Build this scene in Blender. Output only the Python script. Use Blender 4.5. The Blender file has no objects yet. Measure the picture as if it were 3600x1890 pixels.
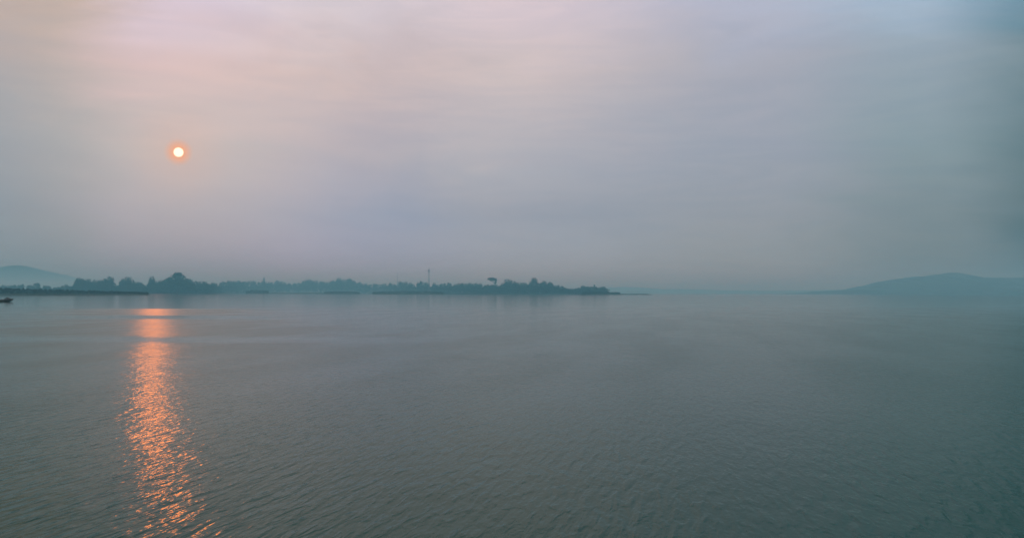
import bpy, bmesh, math, random
from mathutils import Vector, Matrix

random.seed(11)
R = math.radians
sc = bpy.context.scene
C = sc.collection

# ------------------------------------------------------------------ camera
F = 2825.0            # focal length in pixels of the 3600 px wide photograph
CAM_H = 1.6
ROLL = R(0.10)
cam_d = bpy.data.cameras.new('camera')
cam_d.sensor_width = 36.0
cam_d.lens = 36.0 * F / 3600.0
cam_d.clip_start = 0.1
cam_d.clip_end = 60000
cam = bpy.data.objects.new('camera', cam_d)
C.objects.link(cam)
cam.matrix_world = (Matrix.Translation((0, 0, CAM_H)) @ Matrix.Rotation(R(90 + 1.72), 4, 'X')
                    @ Matrix.Rotation(ROLL, 4, 'Z'))
sc.camera = cam

def lin(r, g, b):
    return tuple((c / 255 / 12.92) if c / 255 <= 0.04045 else ((c / 255 + 0.055) / 1.055) ** 2.4 for c in (r, g, b))

# ------------------------------------------------------------------ world
SUN_EL, SUN_AZ = R(9.18), R(-22.65)        # azimuth from +Y, positive towards +X
LAMP_AZ = R(-23.8)
def dirv(el, az):
    return Vector((math.cos(el) * math.sin(az), math.cos(el) * math.cos(az), math.sin(el)))

world = bpy.data.worlds.new('World')
sc.world = world
world.use_nodes = True
wt = world.node_tree
wn, wl = wt.nodes, wt.links
wn.clear()

def mth(nt, op, a, b=None, c=None, clamp=False):
    n = nt.nodes.new('ShaderNodeMath')
    n.operation = op
    n.use_clamp = clamp
    for i, v in enumerate((a, b, c)):
        if v is None:
            continue
        if isinstance(v, (int, float)):
            n.inputs[i].default_value = v
        else:
            nt.links.new(v, n.inputs[i])
    return n.outputs[0]

def maprange(nt, v, a, b, c=0.0, d=1.0, smooth=True):
    n = nt.nodes.new('ShaderNodeMapRange')
    n.interpolation_type = 'SMOOTHSTEP' if smooth else 'LINEAR'
    nt.links.new(v, n.inputs['Value'])
    n.inputs['From Min'].default_value = a
    n.inputs['From Max'].default_value = b
    n.inputs['To Min'].default_value = c
    n.inputs['To Max'].default_value = d
    return n.outputs[0]

def mixc(nt, f, a, b, mode='MIX'):
    n = nt.nodes.new('ShaderNodeMix')
    n.data_type = 'RGBA'
    n.blend_type = mode
    if isinstance(f, (int, float)):
        n.inputs[0].default_value = f
    else:
        nt.links.new(f, n.inputs[0])
    for s, v in ((n.inputs[6], a), (n.inputs[7], b)):
        if isinstance(v, tuple):
            s.default_value = (*v, 1)
        else:
            nt.links.new(v, s)
    return n.outputs[2]

def ramp(nt, fac, stops, interp='LINEAR'):
    n = nt.nodes.new('ShaderNodeValToRGB')
    e = n.color_ramp.elements
    n.color_ramp.interpolation = interp
    while len(e) > 1:
        e.remove(e[-1])
    for i, (p, col) in enumerate(stops):
        el = e[0] if i == 0 else e.new(p)
        el.position = p
        el.color = (*col, 1)
    nt.links.new(fac, n.inputs[0])
    return n.outputs[0]

tc = wn.new('ShaderNodeTexCoord')
sep = wn.new('ShaderNodeSeparateXYZ')
wl.new(tc.outputs['Generated'], sep.inputs[0])
X, Y, Z = sep.outputs
# high thin smoke: slow warped bands that shift the gradient a little
nmap = wn.new('ShaderNodeMapping')
nmap.inputs['Scale'].default_value = (1.3, 1.3, 4.5)
wl.new(tc.outputs['Generated'], nmap.inputs[0])
wno = wn.new('ShaderNodeTexNoise')
wno.inputs['Scale'].default_value = 2.2
wno.inputs['Detail'].default_value = 5.0
wno.inputs['Roughness'].default_value = 0.55
wno.inputs['Distortion'].default_value = 1.2
wl.new(nmap.outputs[0], wno.inputs['Vector'])
wob = mth(wt, 'SUBTRACT', wno.outputs[0], 0.5)

el = mth(wt, 'MULTIPLY', mth(wt, 'ARCSINE', Z), 180 / math.pi)
el = mth(wt, 'ADD', el, mth(wt, 'MULTIPLY', wob, mth(wt, 'MULTIPLY', maprange(wt, el, 1.5, 12.0), 7.0)))
fe = mth(wt, 'DIVIDE', el, 90.0, clamp=True)
az = mth(wt, 'MULTIPLY', mth(wt, 'ARCTAN2', X, Y), 180 / math.pi)
az = mth(wt, 'ADD', az, mth(wt, 'MULTIPLY', wob, 9.0))

EL = (0, 1.6, 5.3, 9.5, 14.9, 19.3, 90)
ZEN = (208, 214, 220)
REST = ((128, 152, 160), (130, 154, 162), (136, 158, 166), (142, 164, 172), (150, 170, 180), (156, 176, 186))
COLS = [
    (-75, REST),
    (-31, ((89, 136, 156), (94, 139, 161), (78, 126, 157), (115, 141, 161), (158, 156, 160), (190, 169, 152))),
    (-24, ((110, 148, 178), (116, 152, 186), (103, 140, 175), (133, 151, 171), (182, 169, 180), (198, 195, 218))),
    (-12, ((134, 160, 200), (141, 165, 208), (116, 149, 187), (145, 157, 179), (187, 178, 182), (201, 198, 207))),
    (0, ((157, 179, 195), (159, 181, 198), (142, 160, 179), (161, 173, 186), (200, 193, 193), (211, 202, 208))),
    (17, ((143, 163, 167), (149, 166, 169), (147, 161, 171), (152, 165, 179), (164, 172, 184), (175, 185, 203))),
    (28, ((102, 121, 122), (111, 128, 127), (121, 141, 146), (132, 156, 163), (146, 166, 177), (163, 188, 207))),
    (35, ((60, 77, 76), (63, 80, 80), (71, 94, 95), (93, 119, 125), (105, 132, 139), (104, 148, 170))),
    (80, REST),
]
cur = None
prev_az = None
for caz, cols in COLS:
    rp = ramp(wt, fe, [(e / 90.0, lin(*c)) for e, c in zip(EL, tuple(cols) + (ZEN,))])
    cur = rp if cur is None else mixc(wt, maprange(wt, az, prev_az, caz), cur, rp)
    prev_az = caz

# faint wavy streaks of smoke, a few percent lighter and darker
smap = wn.new('ShaderNodeMapping')
smap.inputs['Scale'].default_value = (2.0, 2.0, 16.0)
wl.new(tc.outputs['Generated'], smap.inputs[0])
sno = wn.new('ShaderNodeTexNoise')
sno.inputs['Scale'].default_value = 2.4
sno.inputs['Detail'].default_value = 6.0
sno.inputs['Distortion'].default_value = 2.2
wl.new(smap.outputs[0], sno.inputs['Vector'])
cur = mixc(wt, maprange(wt, sno.outputs[0], 0.36, 0.64), mixc(wt, 1.0, cur, (0.970, 0.977, 0.990), 'MULTIPLY'), mixc(wt, 1.0, cur, (1.030, 1.02, 1.010), 'MULTIPLY'))
SKY_STR = 0.1
sky = wn.new('ShaderNodeTexSky')
sky.sky_type = 'NISHITA'
sky.sun_disc = False
sky.sun_elevation = SUN_EL
sky.sun_rotation = SUN_AZ
sky.dust_density = 5.0
sky.air_density = 1.0
veil = mixc(wt, 1.0, cur, (1.06 / SKY_STR, 1.02 / SKY_STR, 1.055 / SKY_STR), 'MULTIPLY')
col = mixc(wt, 0.96, sky.outputs[0], veil)
# the sun's disc and the glow the smoke makes round it
vm = wn.new('ShaderNodeVectorMath')
vm.operation = 'DOT_PRODUCT'
wl.new(tc.outputs['Generated'], vm.inputs[0])
vm.inputs[1].default_value = dirv(SUN_EL, SUN_AZ)
gam = mth(wt, 'MULTIPLY', mth(wt, 'ARCCOSINE', mth(wt, 'MINIMUM', vm.outputs['Value'], 1.0)), 180 / math.pi)
s = 1 / SKY_STR
col = mixc(wt, maprange(wt, gam, 0.2, 4.0, 0.16, 0.0), col, (0.95 * s, 0.50 * s, 0.32 * s))
col = mixc(wt, maprange(wt, gam, 0.20, 1.0, 0.80, 0.0), col, (1.05 * s, 0.42 * s, 0.14 * s))
col = mixc(wt, maprange(wt, gam, 0.15, 0.34, 1.0, 0.0), col, (5.0 * s, 4.3 * s, 3.3 * s))
bg = wn.new('ShaderNodeBackground')
bg.inputs['Strength'].default_value = SKY_STR
wl.new(col, bg.inputs['Color'])
wo = wn.new('ShaderNodeOutputWorld')
wl.new(bg.outputs[0], wo.inputs['Surface'])

# ------------------------------------------------------------------ sun, dimmed by smoke near the horizon
sun_d = bpy.data.lights.new('sun', 'SUN')
sun_d.energy = 0.0175
sun_d.angle = R(0.53)
sun_d.color = (1.0, 0.26, 0.012)
sun = bpy.data.objects.new('sun', sun_d)
C.objects.link(sun)
sun.rotation_euler = dirv(SUN_EL, LAMP_AZ).to_track_quat('Z', 'Y').to_euler()

sc.view_settings.view_transform = 'Standard'
sc.view_settings.look = 'None'
sc.view_settings.exposure = 0.0
sc.view_settings.gamma = 1.0
sc.cycles.use_denoising = True
sc.cycles.volume_bounces = 4
sc.cycles.max_bounces = 8
sc.cycles.sample_clamp_indirect = 4.0
sc.cycles.sample_clamp_direct = 1.5

# ------------------------------------------------------------------ helpers
def hor(x):
    return 1030.0 + (x - 1800.0) * math.tan(ROLL)

def at(x, d):
    return ((x - 1800.0) / F * d, d)

def zof(x, y, d):
    return CAM_H + (hor(x) - y) / F * d

def interp(tab, x):
    if x <= tab[0][0]:
        return tab[0][1]
    for (a, b), (c, e) in zip(tab, tab[1:]):
        if x <= c:
            return b + (e - b) * (x - a) / (c - a)
    return tab[-1][1]

def mesh_obj(name, verts, faces, mat, parent=None, smooth=False):
    me = bpy.data.meshes.new(name)
    me.from_pydata(verts, [], faces)
    if smooth:
        me.polygons.foreach_set('use_smooth', [True] * len(me.polygons))
    me.materials.append(mat)
    o = bpy.data.objects.new(name, me)
    C.objects.link(o)
    if parent:
        o.parent = parent
    return o

def tag(o, label=None, cat=None, group=None, kind=None):
    if label: o['label'] = label
    if cat: o['category'] = cat
    if group: o['group'] = group
    if kind: o['kind'] = kind
    return o

def empty(name, loc=(0, 0, 0), rz=0.0):
    o = bpy.data.objects.new(name, None)
    o.location = loc
    o.rotation_euler = (0, 0, rz)
    C.objects.link(o)
    return o

def dup(root, name=None):
    r = root.copy()
    C.objects.link(r)
    for ch in list(root.children):
        c = ch.copy()
        C.objects.link(c)
        c.parent = r
    return r

def material(name, base, rough=0.8, var=None, scale=0.3, spec=0.2):
    m = bpy.data.materials.new(name)
    m.use_nodes = True
    nt = m.node_tree
    b = nt.nodes['Principled BSDF']
    b.inputs['Roughness'].default_value = rough
    b.inputs['Specular IOR Level'].default_value = spec
    if var:
        t = nt.nodes.new('ShaderNodeTexCoord')
        n = nt.nodes.new('ShaderNodeTexNoise')
        n.inputs['Scale'].default_value = scale
        n.inputs['Detail'].default_value = 4
        nt.links.new(t.outputs['Object'], n.inputs['Vector'])
        oi = nt.nodes.new('ShaderNodeObjectInfo')
        f = mth(nt, 'ADD', maprange(nt, n.outputs[0], 0.3, 0.7), mth(nt, 'MULTIPLY', mth(nt, 'SUBTRACT', oi.outputs['Random'], 0.5), 0.6), clamp=True)
        nt.links.new(mixc(nt, f, base, var), b.inputs['Base Color'])
    else:
        b.inputs['Base Color'].default_value = (*base, 1)
    return m

M_LEAF = material('foliage', (0.030, 0.052, 0.024), 0.75, (0.060, 0.085, 0.035), 0.25)
M_SCRUB = material('scrub', (0.018, 0.030, 0.016), 0.85, (0.034, 0.046, 0.022), 0.2)
M_BARK = material('bark', (0.06, 0.045, 0.035), 0.9, (0.10, 0.08, 0.06), 0.8)
M_BANK = material('bank_soil', (0.06, 0.055, 0.04), 0.95, (0.04, 0.055, 0.025), 0.05)
M_FOREST = material('hill_forest', (0.035, 0.055, 0.030), 0.9, (0.06, 0.08, 0.045), 0.01)
M_STEEL = material('galvanised_steel', (0.18, 0.18, 0.18), 0.5, (0.28, 0.27, 0.26), 0.4)
M_WOOD = material('boat_wood', (0.11, 0.10, 0.09), 0.7, (0.17, 0.15, 0.13), 2.0)
M_CLOTH = material('tarpaulin', (0.09, 0.095, 0.09), 0.8, (0.13, 0.13, 0.12), 3.0)

# ------------------------------------------------------------------ water
def water_material():
    m = bpy.data.materials.new('river_water')
    m.use_nodes = True
    nt = m.node_tree
    b = nt.nodes['Principled BSDF']
    b.inputs['Base Color'].default_value = (0.003, 0.064, 0.042, 1)
    b.inputs['IOR'].default_value = 1.16
    b.inputs['Specular Tint'].default_value = (0.70, 1.0, 0.91, 1)
    g = nt.nodes.new('ShaderNodeNewGeometry')
    def noise(rot, sx, sy, detail, rough=0.5, dist=0.0):
        mp = nt.nodes.new('ShaderNodeMapping')
        mp.vector_type = 'TEXTURE'
        mp.inputs['Rotation'].default_value = (0, 0, rot)
        mp.inputs['Scale'].default_value = (sx, sy, 1)
        nt.links.new(g.outputs['Position'], mp.inputs[0])
        n = nt.nodes.new('ShaderNodeTexNoise')
        n.noise_dimensions = '2D'
        n.inputs['Scale'].default_value = 1.0
        n.inputs['Detail'].default_value = detail
        n.inputs['Roughness'].default_value = rough
        n.inputs['Distortion'].default_value = dist
        nt.links.new(mp.outputs[0], n.inputs['Vector'])
        return n.outputs[0]
    sp = nt.nodes.new('ShaderNodeSeparateXYZ')
    nt.links.new(g.outputs['Position'], sp.inputs[0])
    # wind lanes across the river
    edge = mth(nt, 'ADD', mth(nt, 'MULTIPLY', noise(0, 16.0, 5.0, 3), 0.6), mth(nt, 'MULTIPLY', noise(0, 2.6, 1.6, 2), 0.55))
    d = mth(nt, 'MULTIPLY', sp.outputs[1], mth(nt, 'ADD', 1.0, mth(nt, 'MULTIPLY', mth(nt, 'SUBTRACT', edge, 0.57), 0.09)))
    u = mth(nt, 'DIVIDE', d, 100.0, clamp=True)
    slick = ramp(nt, u, [
        (0.04, (1.3,) * 3), (0.08, (1.2,) * 3), (0.13, (1.0,) * 3), (0.20, (0.9,) * 3), (0.255, (0.92,) * 3), (0.268, (0.5,) * 3), (0.285, (0.5,) * 3),
        (0.305, (1.1,) * 3), (0.46, (1.0,) * 3), (0.495, (0.42,) * 3), (0.55, (0.42,) * 3), (0.58, (1.15,) * 3), (0.765, (1.1,) * 3), (0.815, (0.28,) * 3), (1.0, (0.25,) * 3)])
    plain = ramp(nt, u, [
        (0.04, (1.5,) * 3), (0.08, (1.3,) * 3), (0.13, (1.05,) * 3), (0.25, (0.85,) * 3), (0.45, (0.66,) * 3), (0.60, (0.52,) * 3), (0.80, (0.40,) * 3), (1.0, (0.28,) * 3)])
    off = mth(nt, 'ABSOLUTE', mth(nt, 'ADD', mth(nt, 'ADD', sp.outputs[0], mth(nt, 'MULTIPLY', sp.outputs[1], 0.435)), mth(nt, 'MULTIPLY', mth(nt, 'SUBTRACT', edge, 0.57), 14.0)))
    lane = mixc(nt, maprange(nt, off, 3.0, 11.0), slick, plain)
    gust = maprange(nt, noise(R(-12), 2.5, 9.0, 3), 0.3, 0.7, 0.85, 1.15)
    amp = mth(nt, 'MULTIPLY', lane, gust)
    a = R(-12)
    far = maprange(nt, sp.outputs[1], 4.0, 22.0, 0.55, 1.0)
    h1 = noise(a, 0.085, 0.36, 2, 0.45, 0.3)
    h1 = mth(nt, 'POWER', h1, 1.6)
    h2 = noise(a + R(28), 0.07, 0.20, 1, 0.4, 0.2)
    h3 = noise(R(5), 0.9, 1.6, 2)
    h4 = noise(a + R(-14), 0.032, 0.06, 1, 0.4)
    fine = mth(nt, 'MULTIPLY', h2, 0.0042)
    fine = mth(nt, 'ADD', fine, mth(nt, 'MULTIPLY', h3, 0.022))
    fine = mth(nt, 'ADD', fine, mth(nt, 'MULTIPLY', h4, 0.0024))
    h = mth(nt, 'ADD', mth(nt, 'MULTIPLY', h1, maprange(nt, sp.outputs[1], 5.0, 30.0, 0.0122, 0.0055)), mth(nt, 'MULTIPLY', fine, far))
    bp = nt.nodes.new('ShaderNodeBump')
    bp.inputs['Distance'].default_value = 1.0
    nt.links.new(amp, bp.inputs['Strength'])
    nt.links.new(h, bp.inputs['Height'])
    nt.links.new(bp.outputs[0], b.inputs['Normal'])
    nt.links.new(mth(nt, 'MULTIPLY', mth(nt, 'ADD', 0.25, mth(nt, 'MULTIPLY', far, 0.75)), maprange(nt, mth(nt, 'MINIMUM', amp, 1.1), 0.0, 1.1, 0.02, 0.20, False)), b.inputs['Roughness'])
    return m

# one sheet, finer near the shore where one stands
ys = [-300, -20, 0, 10, 20, 40, 80, 160, 320, 640, 1300, 2600, 5200, 12000]
xs = [-11000, -5000, -2000, -800, -300, -100, -30, 0, 30, 100, 300, 800, 2000, 5000, 11000]
v = [(x, y, 0) for y in ys for x in xs]
nx = len(xs)
f = [(j * nx + i, j * nx + i + 1, (j + 1) * nx + i + 1, (j + 1) * nx + i) for j in range(len(ys) - 1) for i in range(nx - 1)]
tag(mesh_obj('river', v, f, water_material()), kind='structure')

# ------------------------------------------------------------------ land: banks, island, hills
def rnd(a, b):
    return random.uniform(a, b)

D_SHORE = [(-400, 1080), (265, 1080), (735, 1120), (790, 1450), (900, 1800), (1000, 2000), (1280, 1900), (1450, 1550), (1650, 1260), (1800, 1180), (2130, 1140), (2300, 1100)]
def dsh(x):
    return interp(D_SHORE, x)

def strip(name, x0, x1, step, dist, rows, wob=0.0):
    """Low land: rows of (metres behind the water's edge, height); both ends dip under the water."""
    xs = []
    x = x0
    while x < x1:
        xs.append(x)
        x += step
    xs.append(x1)
    vs, fs = [], []
    for i, x in enumerate(xs):
        t = min(1.0, min(i, len(xs) - 1 - i) / 4.0)
        d0 = dist(x) + rnd(-wob, wob)
        for back, z in rows:
            px, py = at(x, d0 + back)
            vs.append((px, py, -0.25 + (z + 0.25) * (0.15 + 0.85 * t) * (1 if z < 0.1 else rnd(0.85, 1.15))))
    n = len(rows)
    for i in range(len(xs) - 1):
        for j in range(n - 1):
            fs.append((i * n + j, (i + 1) * n + j, (i + 1) * n + j + 1, i * n + j + 1))
    return tag(mesh_obj(name, vs, fs, M_BANK, smooth=True), kind='structure')

strip('island', -420, 2140, 8, dsh, [(-4, -0.25), (0, 0.15), (3, 0.7), (12, 1.1), (60, 1.6), (350, 1.8), (420, -0.25)], 4)
strip('near_bank', -420, 530, 6, lambda x: 480 + max(0, x) * 0.10, [(-3, -0.25), (0, 0.2), (2, 0.7), (10, 1.0), (40, 0.9), (60, -0.25)], 2)
strip('sandspit', 2040, 2296, 6, lambda x: 940 - (x - 2040) * 0.1, [(-2, -0.25), (0, 0.25), (2, 0.9), (8, 1.1), (25, 0.8), (32, -0.25)], 1)
strip('mudbank', 860, 1270, 6, lambda x: 1180, [(-2, -0.25), (0, 0.25), (2, 0.9), (10, 1.3), (25, 0.8), (32, -0.25)], 1)
strip('mudbank', 1300, 1570, 6, lambda x: 1020, [(-2, -0.25), (0, 0.25), (2, 0.9), (10, 1.4), (25, 0.8), (32, -0.25)], 1)

def hill(name, prof, d, depth, step, rough):
    """A wooded ridge whose skyline follows the profile; rows from the front foot over the crest to the back."""
    fr = [(-0.5, 0.0), (-0.49, 0.08), (-0.36, 0.30), (-0.22, 0.58), (-0.1, 0.85), (0, 1.0), (0.15, 0.85), (0.5, 0.0)]
    x0, x1 = prof[0][0], prof[-1][0]
    n = int((x1 - x0) / step)
    vs, fs = [], []
    for i in range(n + 1):
        x = x0 + (x1 - x0) * i / n
        top = max(0.2, zof(x, interp(prof, x), d))
        for k, (b, hh) in enumerate(fr):
            px, py = at(x, d)
            py += b * depth
            jit = 0 if hh == 0 else rnd(-rough, rough)
            vs.append((px + rnd(-1, 1) * rough, py, (-0.3 if hh == 0 else max(-0.3, top * hh + jit))))
    m = len(fr)
    for i in range(n):
        for j in range(m - 1):
            fs.append((i * m + j, (i + 1) * m + j, (i + 1) * m + j + 1, i * m + j + 1))
    return tag(mesh_obj(name, vs, fs, M_FOREST, smooth=False), kind='structure')

hill('hill', [(2860, 1033), (2900, 1027), (2960, 1022), (3000, 1019), (3030, 1016), (3050, 1011), (3080, 1003), (3110, 995), (3135, 986), (3160, 981), (3200, 976), (3260, 969),
              (3310, 965), (3340, 959), (3360, 959), (3390, 967), (3420, 973), (3480, 977), (3540, 977), (3600, 975), (3700, 972), (3850, 982), (4100, 1005), (4300, 1028)], 2600, 900, 4, 2.4)
hill('far_hill', [(-500, 1002.0), (-300, 970.5), (-150, 953.4), (-40, 944.4), (20, 937.2), (60, 931.8), (90, 936.3), (130, 948.0), (170, 957.0), (210, 971.4), (260, 985.8), (330, 994.8), (420, 1000.2), (520, 1005.6), (700, 1012.8), (800, 1020.0)], 7000, 2200, 4, 5.5)
hill('far_shore', [(2020, 1026), (2100, 1014), (2180, 1008), (2240, 1010), (2330, 1016), (2450, 1017), (2560, 1021), (2700, 1022), (2850, 1020), (2950, 1018), (3100, 1019)], 5200, 700, 5, 2.0)

# ------------------------------------------------------------------ foliage
def leaf_quad(vs, fs, c, s):
    u = Vector((rnd(-1, 1), rnd(-1, 1), rnd(-1, 1))).normalized()
    w = u.cross(Vector((rnd(-1, 1), rnd(-1, 1), rnd(-1, 1)))).normalized()
    k = len(vs)
    a, b = s * rnd(0.6, 1.2), s * rnd(0.4, 0.9)
    vs += [tuple(c + u * a), tuple(c + w * b), tuple(c - u * a), tuple(c - w * b)]
    fs.append((k, k + 1, k + 2, k + 3))

def limb(vs, fs, a, b, ra, rb, n=6):
    ax = (b - a).normalized()
    u = ax.cross(Vector((0.3, 1, 0.2))).normalized()
    w = ax.cross(u)
    k = len(vs)
    for p, r in ((a, ra), (b, rb)):
        for i in range(n):
            t = 2 * math.pi * i / n
            vs.append(tuple(p + (u * math.cos(t) + w * math.sin(t)) * r))
    for i in range(n):
        fs.append((k + i, k + (i + 1) % n, k + n + (i + 1) % n, k + n + i))
    fs.append(tuple(k + n + i for i in range(n)))

def tree_proto(name, lobes, n, leaf, top_r=0.012, base_r=0.028, lean=(0, 0), fork=0.35):
    """A tree of height 1. lobes: (x, y, z, rx, rz, weight) clumps of leaf faces on limbs from one trunk."""
    root = empty(name)
    vs, fs = [], []
    f0 = Vector((lean[0] * fork, lean[1] * fork, fork))
    limb(vs, fs, Vector((0, 0, -0.03)), f0, base_r, base_r * 0.7)
    for (x, y, z, rx, rz, w) in lobes:
        limb(vs, fs, f0 - Vector((0, 0, 0.04)), Vector((x, y, z)), base_r * 0.5, top_r * 0.6, 5)
    mesh_obj('trunk', vs, fs, M_BARK, root)
    vs, fs = [], []
    tot = sum(l[5] for l in lobes)
    for (x, y, z, rx, rz, w) in lobes:
        for _ in range(int(n * w / tot)):
            dv = Vector((rnd(-1, 1), rnd(-1, 1), rnd(-1, 1)))
            while dv.length > 1 or dv.length < 0.2:
                dv = Vector((rnd(-1, 1), rnd(-1, 1), rnd(-1, 1)))
            dv *= (dv.length ** -0.45) * (rnd(1.1, 1.45) if random.random() < 0.07 else rnd(0.72, 1.10))
            leaf_quad(vs, fs, Vector((x + dv.x * rx, y + dv.y * rx, min(1.0, z + dv.z * rz))), leaf)
    mesh_obj('crown', vs, fs, M_LEAF, root)
    return root

def broad(name, wide):
    lobes = [(rnd(-.08, .08), rnd(-.06, .06), 0.82, 0.27 * wide, 0.17, 1.5), (rnd(.14, .22) * wide, 0, rnd(.70, .78), .2 * wide, .16, 1.0), (-rnd(.14, .22) * wide, 0, rnd(.70, .78), .2 * wide, .16, 1.0)]
    for i in range(6):
        t = i * math.pi / 3 + rnd(-.4, .4)
        r = rnd(0.20, 0.34) * wide
        lobes.append((r * math.cos(t), r * math.sin(t), rnd(0.42, 0.72), rnd(.15, .22) * wide, rnd(.13, .19), 1.0))
    for i in range(3):
        t = rnd(0, 6.28)
        lobes.append((.25 * wide * math.cos(t), .25 * wide * math.sin(t), rnd(.22, .34), .17 * wide, .12, 0.7))
    return tree_proto(name, lobes, 800, 0.048)

def slim(name):
    return tree_proto(name, [(0, 0, .85, .09, .15, 1), (.04, 0, .65, .13, .16, 1.2), (-.05, .03, .48, .15, .15, 1.2), (0.02, -.04, .32, .12, .13, .8)], 380, 0.038)

def peaked(name):
    return tree_proto(name, [(0, 0, .92, .08, .085, .8), (.01, 0, .8, .15, .12, 1.1), (-.06, 0, .66, .22, .13, 1.3), (.12, .05, .56, .26, .13, 1.5), (-.2, -.05, .48, .2, .13, 1), (.02, .12, .42, .34, .14, 1.5), (.25, 0, .36, .18, .12, .8)], 1000, 0.042)

def umbrella(name):
    # a leaning trunk under a flat crown that hangs over to one side
    return tree_proto(name, [(-.30, 0, .91, .22, .075, 1), (-.08, .03, .92, .24, .07, 1.2), (.14, 0, .86, .16, .09, .9), (-.18, -.05, .84, .2, .07, .9), (.19, 0, .70, .09, .12, .5)], 620, 0.04, base_r=0.03, lean=(.25, 0), fork=0.6)

def palm(name):
    root = empty(name)
    vs, fs = [], []
    p = Vector((0, 0, -.03))
    for i in range(5):
        q = Vector((0.01 * i * i * .4, 0, (i + 1) * .165))
        limb(vs, fs, p, q, .02 - .002 * i, .018 - .002 * i)
        p = q
    mesh_obj('trunk', vs, fs, M_BARK, root)
    vs, fs = [], []
    for k in range(22):
        t = k * 2.4
        up = rnd(-.3, 1.0)
        dirr = Vector((math.cos(t), math.sin(t), 0))
        side = Vector((-math.sin(t), math.cos(t), 0))
        pts = [p + dirr * (.2 * s) + Vector((0, 0, .17 * s * up - .16 * s * s)) for s in (0, .35, .7, 1.0)]
        w = (.012, .03, .026, .004)
        b = len(vs)
        for q, ww in zip(pts, w):
            vs += [tuple(q + side * ww), tuple(q - side * ww - Vector((0, 0, ww * .5)))]
        for j in range(3):
            fs.append((b + 2 * j, b + 2 * j + 1, b + 2 * j + 3, b + 2 * j + 2))
    mesh_obj('crown', vs, fs, M_LEAF, root)
    return root

protos = {'broad': [broad('broadleaf_tree', w) for w in (1.0, 0.85, 1.2, 1.05, 0.95, 1.3)],
          'slim': [slim('slender_tree') for _ in range(3)],
          'peaked': [peaked('peaked_tree')], 'umbrella': [umbrella('flat_topped_tree')],
          'palm': [palm('palm_tree') for _ in range(2)]}
used = set()

def plant(kind, x, ytop, d, wpx, label, group=None, rz=None):
    """Plants a tree whose top shows at (x, ytop) and whose crown is about wpx wide, standing d metres away."""
    src = random.choice(protos[kind])
    h = (zof(x, ytop, d) - 0.9) * 1.02
    unit = {'broad': 0.95, 'slim': 0.36, 'peaked': 0.75, 'umbrella': 0.75, 'palm': 0.4}[kind]
    s = wpx / F * d / unit
    if src.name in used:
        o = dup(src)
    else:
        used.add(src.name)
        o = src
    px, py = at(x, d)
    o.location = (px, py, 0.9)
    o.rotation_euler = (0, 0, rnd(0, 6.28) if rz is None else rz)
    o.scale = (s, s, h)
    for k in ('label', 'category', 'group'):
        if k in o:
            del o[k]
    tag(o, label, 'tree', group)
    return o

# --- trees that can be picked out one by one
SOLO = [
    ('broad', 282, 976, 905, 40, 'dark rounded tree that ends the tall clump beside the low scrub'),
    ('broad', 308, 979, 905, 34, 'second dark tree in from the low scrub end of the tall clump'),
    ('broad', 366, 979, 905, 38, 'dark tree against the taller domed tree before the narrow sky gap'),
    ('broad', 388, 971, 900, 38, 'tall domed dark tree just before the narrow sky gap in the clump'),
    ('broad', 431, 978, 905, 20, 'small dark tree just past the narrow sky gap in the clump'),
    ('broad', 450, 972, 900, 34, 'broad domed dark tree just past the narrow sky gap'),
    ('broad', 533, 971, 900, 26, 'dark rounded tree standing up by the second notch of the clump'),
    ('peaked', 626, 959, 895, 110, 'tallest peaked tree of the dark clump under the sun'),
    ('broad', 596, 976, 905, 46, 'dark bushy tree against the sunward shoulder of the tallest peaked tree'),
    ('broad', 662, 978, 905, 46, 'dark bushy tree on the descending shoulder of the tallest peaked tree'),
    ('slim', 928, 975, 1740, 12, 'small dark tree top poking out of the hazy tree line'),
    ('broad', 1086, 981, 1930, 34, 'pale hazy rounded tree below the faint slender pole'),
    ('broad', 1192, 976, 1880, 26, 'pale hazy dome nearest the dip before the evenly spaced trees'),
    ('broad', 1228, 977, 1880, 34, 'widest pale hazy dome in the middle of the tree line'),
    ('umbrella', 1735, 976, 1030, 31, 'leaning flat topped tree with open sky under its crown'),
    ('broad', 1783, 980, 1010, 26, 'upright bushy tree next to the flat topped tree'),
    ('slim', 1798, 984, 1010, 16, 'narrow tree between the upright bushy tree and the low even trees'),
    ('broad', 1810, 987, 1010, 18, 'small knobbly tree past the narrow tree near the flat topped one'),
    ('broad', 1879, 975, 1005, 30, 'highest domed tree on the tapering end of the island'),
    ('broad', 1914, 986, 1000, 28, 'bushy tree first down the slope from the highest domed one'),
    ('broad', 1935, 990, 1000, 26, 'bushy tree second down the slope from the highest domed one'),
    ('broad', 2050, 1003, 965, 22, 'low dark tree alone past the last dip of the island'),
    ('slim', 2090, 1000, 965, 12, 'small upright dark tree among the last low trees of the island'),
    ('broad', 2120, 1006, 960, 20, 'last low tree at the island tip before the bare sandspit'),
]
for k, x, y, d, w, lb in SOLO:
    plant(k, x, y, d * 1.19 if d < 1200 else d * 1.05, w, lb, rz=0.0 if k in ('umbrella',) else None)

CLUMP = [(412, 'dark leafy tree packed between the scrub end of the clump and its narrow sky gap'),
         (516, 'dark leafy tree packed between the two notches of the tall clump'),
         (595, 'dark leafy tree between the second notch and the tallest peaked tree'),
         (665, 'dark leafy tree packed around the foot of the tallest peaked tree'),
         (9999, 'dark leafy tree on the sloping end of the clump past the tallest peaked tree')]
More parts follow.
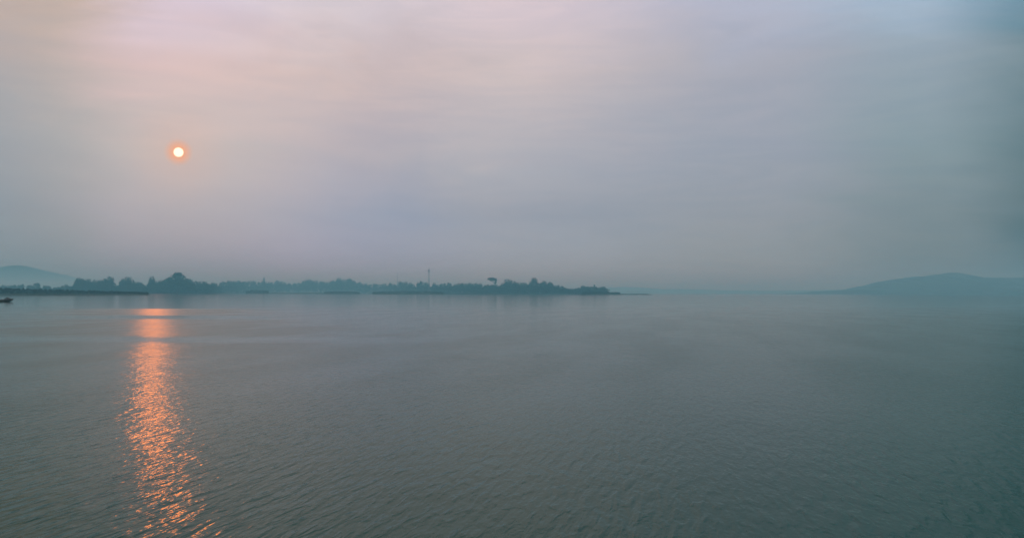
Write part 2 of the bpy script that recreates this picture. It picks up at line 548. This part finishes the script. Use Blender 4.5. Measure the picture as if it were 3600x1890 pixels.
# --- trees of the clump, the hazy stretch and the tapering end, alike among themselves
def belt(x0, x1, step, prof, dd, wid, label, group, kinds=('broad',), jit=6, drop=(0, 6)):
    x = x0
    while x < x1:
        xx = x + rnd(-.3, .3) * step
        if any(abs(xx - g) < 15 for g in (411, 514)) and wid[1] > 40:
            x += step * .6
            continue
        lb = label if isinstance(label, str) else [l for lim, l in label if xx < lim][0]
        plant(random.choice(kinds), xx, interp(prof, xx) + rnd(*drop), dsh(xx) + dd + rnd(-jit, jit), rnd(*wid), lb, group)
        x += step * rnd(.8, 1.2)

belt(275, 740, 15, [(265, 980), (330, 982), (405, 981), (412, 997), (420, 984), (475, 983), (505, 985), (514, 993), (522, 984), (560, 980), (590, 977), (640, 974), (662, 981), (720, 985), (740, 992)], 8, (30, 46),
     CLUMP, 'trees packed in the dark clump', drop=(1, 9))
belt(268, 735, 22, [(265, 992), (740, 996)], -8 + 12, (34, 48), CLUMP, 'trees packed in the dark clump', drop=(0, 14))
belt(745, 1070, 14, [(740, 990), (775, 990), (815, 983), (850, 987), (900, 984), (950, 987), (985, 984), (1010, 990), (1060, 990)], 30, (18, 34),
     [(920, 'pale blue hazy tree between the dark clump and the small poking tree top'), (9999, 'pale blue hazy tree between the small poking tree top and the faint slender pole')], 'hazy trees past the dark clump', kinds=('broad', 'broad', 'broad', 'slim'))
belt(1070, 1285, 13, [(1070, 983), (1115, 984), (1150, 986), (1185, 981), (1225, 979), (1245, 984), (1285, 991)], 30, (18, 32),
     [(1190, 'pale hazy tree between the faint slender pole and the hazy domes'), (9999, 'pale hazy tree beside the widest pale hazy dome')], 'hazy trees in the bumpy rise', kinds=('broad', 'broad', 'broad', 'slim'))
belt(1285, 1650, 13, [(1285, 992), (1390, 992), (1398, 984), (1430, 988), (1450, 993), (1490, 987), (1520, 993), (1640, 992)], 25, (14, 26),
     [(1397, 'small spiky tree between the hazy domes and the faint shorter mast'), (1508, 'small spiky tree of the even row between the two masts'), (9999, 'small spiky tree of the even row past the tall lattice mast')], 'even row of trees about the mast', kinds=('broad', 'slim', 'palm', 'broad'))
belt(1650, 1990, 13, [(1650, 991), (1690, 991), (1705, 997), (1760, 996), (1780, 988), (1850, 990), (1900, 990), (1950, 995), (1985, 1005)], 20, (16, 30),
     [(1736, 'teal bushy tree between the even row and the flat topped tree'), (1879, 'teal bushy tree between the flat topped tree and the highest domed one'), (9999, 'teal bushy tree down the slope from the highest domed one')], 'trees towards the tapering end')
belt(1985, 2130, 12, [(1985, 1008), (2010, 1011), (2020, 1009), (2040, 1005), (2080, 1006), (2110, 1006), (2130, 1014)], 12, (16, 26),
     'low dark tree in the last stretch before the bare sandspit', 'low trees before the sandspit', drop=(0, 4))
belt(40, 270, 14, [(0, 1000), (60, 998), (85, 991), (105, 996), (130, 992), (160, 1000), (200, 1003), (225, 998), (270, 996)], 40, (14, 30),
     [(150, 'pale low tree under the crest of the faint far hill'), (9999, 'pale low tree between the far hill crest and the dark clump')], 'low hazy trees under the far hill', drop=(0, 7))
belt(-60, 40, 18, [(-60, 1002), (0, 1001), (60, 1000)], 60, (16, 28),
     'pale low tree behind the small dark boat', 'low hazy trees under the far hill', drop=(0, 7))

# --- undergrowth nobody could count
def undergrowth(name, x0, x1, n, top, d0, depth, leaf, z0=0.6, low=0.0):
    vs, fs = [], []
    for _ in range(n):
        x = rnd(x0, x1)
        d = d0(x) + rnd(0, depth)
        h = max(0.4, zof(x, top(x) + low, d) - z0)
        h *= 0.86 + 0.14 * math.sin(x * .21 + math.sin(x * .077) * 3) * math.sin(x * .043 + 1)
        px, py = at(x, d)
        leaf_quad(vs, fs, Vector((px, py, z0 + h * random.random() ** 0.8)), leaf * rnd(.7, 1.3))
    return tag(mesh_obj(name, vs, fs, M_SCRUB), kind='stuff')

UT = [(-100, 1004), (60, 1005), (200, 1004), (265, 1001), (275, 988), (398, 987), (406, 1000), (416, 1000), (426, 989), (500, 991), (510, 999), (517, 999), (524, 990), (590, 982), (626, 974), (660, 984), (730, 991), (770, 993), (840, 990), (1000, 991), (1060, 992), (1090, 987), (1160, 989), (1250, 985), (1285, 995), (1700, 995), (1770, 995), (1790, 989), (1900, 991), (1950, 996), (1985, 1006), (2000, 1011), (2050, 1007), (2130, 1011)]
undergrowth('undergrowth', -100, 2132, 60000, lambda x: interp(UT, x), lambda x: dsh(x) + 6, 40, 1.15, low=8.0)
NT = [(-300, 1011), (0, 1011), (60, 1012), (130, 1015), (260, 1018), (400, 1022), (515, 1027), (530, 1031)]
undergrowth('bank_scrub', -300, 522, 9000, lambda x: interp(NT, x), lambda x: 482 + max(0, x) * .10, 20, 0.5, 0.4)
for a, b, d, t in ((866, 945, 1183, 1018), (1140, 1264, 1183, 1022.5), (1310, 1562, 1023, 1022), (2045, 2180, 935, 1024)):
    undergrowth('bank_scrub', a, b, 2200, lambda x: t + 3 * abs((x - (a + b) / 2) / (b - a) * 2) ** 3, lambda x: d, 14, 0.5, 0.3)

# ------------------------------------------------------------------ masts
def bar(vs, fs, a, b, r):
    limb(vs, fs, Vector(a), Vector(b), r, r, 4)

def lattice_mast(x, ytop, d, label, group=None, w=0.9, panels=12, gear=True):
    px, py = at(x, d)
    H = zof(x, ytop, d) - 1.0
    root = tag(empty('lattice_mast', (px, py, 1.0), 0.35), label, 'mast', group)
    def corner(i, t):
        a = w * (1 - 0.55 * t)
        sx, sy = ((-1, -1), (1, -1), (1, 1), (-1, 1))[i]
        return (sx * a, sy * a, t * H * .93)
    for i in range(4):
        vs, fs = [], []
        bar(vs, fs, corner(i, 0), corner(i, 1), .12)
        mesh_obj('leg', vs, fs, M_STEEL, root)
    vs, fs = [], []
    for k in range(panels):
        t0, t1 = k / panels, (k + 1) / panels
        for i in range(4):
            j = (i + 1) % 4
            bar(vs, fs, corner(i, t0), corner(j, t1), .05)
            bar(vs, fs, corner(j, t0), corner(i, t1), .05)
            bar(vs, fs, corner(i, t1), corner(j, t1), .05)
    mesh_obj('bracing', vs, fs, M_STEEL, root)
    vs, fs = [], []
    bar(vs, fs, (0, 0, H * .92), (0, 0, H), .12)
    mesh_obj('lightning_rod', vs, fs, M_STEEL, root)
    if gear:
        for k in range(3):
            t = k * 2.094 + .4
            vs, fs = [], []
            c = Vector((1.0 * math.cos(t), 1.0 * math.sin(t), 0))
            limb(vs, fs, c + Vector((0, 0, H * .80)), c + Vector((0, 0, H * .89)), .38, .38, 6)
            bar(vs, fs, (0, 0, H * .84), tuple(c + Vector((0, 0, H * .84))), .07)
            mesh_obj('antenna', vs, fs, M_STEEL, root)
    return root

lattice_mast(1508, 937, 1420, 'tall thin lattice mast standing above the even row of trees', w=0.95, panels=14)
lattice_mast(1397, 956, 1900, 'faint shorter mast above the trees beside the tall lattice mast', w=0.6, panels=10, gear=False)
lattice_mast(1076, 956, 2300, 'very faint slender pole above the pale hazy trees', w=0.6, panels=10, gear=False)

# ------------------------------------------------------------------ boat cut by the frame's edge
def boat():
    d = 136.0
    px, py = at(-12, d)
    root = tag(empty('boat', (px, py, 0), R(3)), 'small dark wooden boat lying low on the calm water', 'boat')
    L, B = 5.4, 0.62
    n, m = 22, 9
    def sect(t, k, off=0.0):
        u = 2 * t - 1
        wid = B * (1 - abs(u) ** 2.6) ** .6 + 0.02
        keel = -0.16 + 0.40 * abs(u) ** 4
        gun = 0.33 + 0.17 * abs(u) ** 3
        s = 2 * k / (m - 1) - 1
        a = abs(s)
        yy = (wid - off) * math.copysign(math.sin(a * math.pi / 2) ** .8, s) if a > 0 else 0
        zz = keel + off + (gun - keel - off) * (1 - math.cos(a * math.pi / 2)) ** .85
        return (u * L / 2 * (1 + .03 * zz), yy, zz)
    vs, fs = [], []
    for off in (0.0, 0.03):
        for i in range(n + 1):
            for k in range(m):
                vs.append(sect(i / n, k, off))
    q = (n + 1) * m
    for i in range(n):
        for k in range(m - 1):
            a = i * m + k
            fs.append((a, a + m, a + m + 1, a + 1))
            fs.append((q + a, q + a + 1, q + a + m + 1, q + a + m))
        for k in (0, m - 1):
            a = i * m + k
            fs.append((a, a + m, q + a + m, q + a))
    mesh_obj('hull', vs, fs, M_WOOD, root)
    for side in (0, m - 1):
        gv, gf = [], []
        for i in range(n):
            limb(gv, gf, Vector(sect(i / n, side)), Vector(sect((i + 1) / n, side)), .03, .03, 5)
        mesh_obj('gunwale', gv, gf, M_WOOD, root)
    for u in (-.62, -.2, .55):
        t = (u + 1) / 2
        w = B * (1 - abs(u) ** 2.6) ** .6 - .03
        tv = [(sx * .11 + u * L / 2, sy * w, z) for z in (.23, .265) for sx in (-1, 1) for sy in (-1, 1)]
        tf = [(0, 1, 3, 2), (4, 6, 7, 5), (0, 4, 5, 1), (2, 3, 7, 6), (0, 2, 6, 4), (1, 5, 7, 3)]
        mesh_obj('thwart', tv, tf, M_WOOD, root)
    for sgn in (-1, 1):
        sv, sf = [], []
        limb(sv, sf, Vector((sgn * L / 2 * .985, 0, .2)), Vector((sgn * L / 2 * 1.05, 0, .52)), .05, .035, 6)
        mesh_obj('stem_post', sv, sf, M_WOOD, root)
    # a heap under a cloth, lying in the boat near its bow
    bm = bmesh.new()
    bmesh.ops.create_icosphere(bm, subdivisions=3, radius=1.0)
    for v_ in bm.verts:
        k = 1 + .13 * math.sin(5 * v_.co.x + 2) * math.sin(4 * v_.co.y + 1) + .08 * math.sin(9 * v_.co.z + 3 * v_.co.x)
        v_.co = Vector((v_.co.x * .48 * k, v_.co.y * .36 * k, max(-.35, v_.co.z) * .38 * k))
    me = bpy.data.meshes.new('bundle')
    bm.to_mesh(me)
    bm.free()
    me.polygons.foreach_set('use_smooth', [True] * len(me.polygons))
    me.materials.append(M_CLOTH)
    o = bpy.data.objects.new('bundle', me)
    C.objects.link(o)
    o.location = root.location + Vector((1.85, 0.13, .33))
    tag(o, 'dark rounded bundle heaped in the small wooden boat', 'bundle')
boat()

# ------------------------------------------------------------------ haze
hz = bpy.data.materials.new('haze_air')
hz.use_nodes = True
ht = hz.node_tree
ht.nodes.clear()
pv = ht.nodes.new('ShaderNodeVolumePrincipled')
pv.inputs['Color'].default_value = (0.36, 0.92, 1.12, 1)
pv.inputs['Absorption Color'].default_value = (0.72, 0.72, 0.72, 1)
pv.inputs['Density'].default_value = 0.00064
pv.inputs['Anisotropy'].default_value = 0.35
ho = ht.nodes.new('ShaderNodeOutputMaterial')
ht.links.new(pv.outputs[0], ho.inputs['Volume'])
x0, x1, y0, y1, z0, z1 = -13000, 13000, -400, 13000, -1.6, 82
hv = [(x, y, z) for z in (z0, z1) for y in (y0, y1) for x in (x0, x1)]
hf = [(0, 2, 3, 1), (4, 5, 7, 6), (0, 1, 5, 4), (2, 6, 7, 3), (0, 4, 6, 2), (1, 3, 7, 5)]
tag(mesh_obj('haze', hv, hf, hz), kind='stuff')
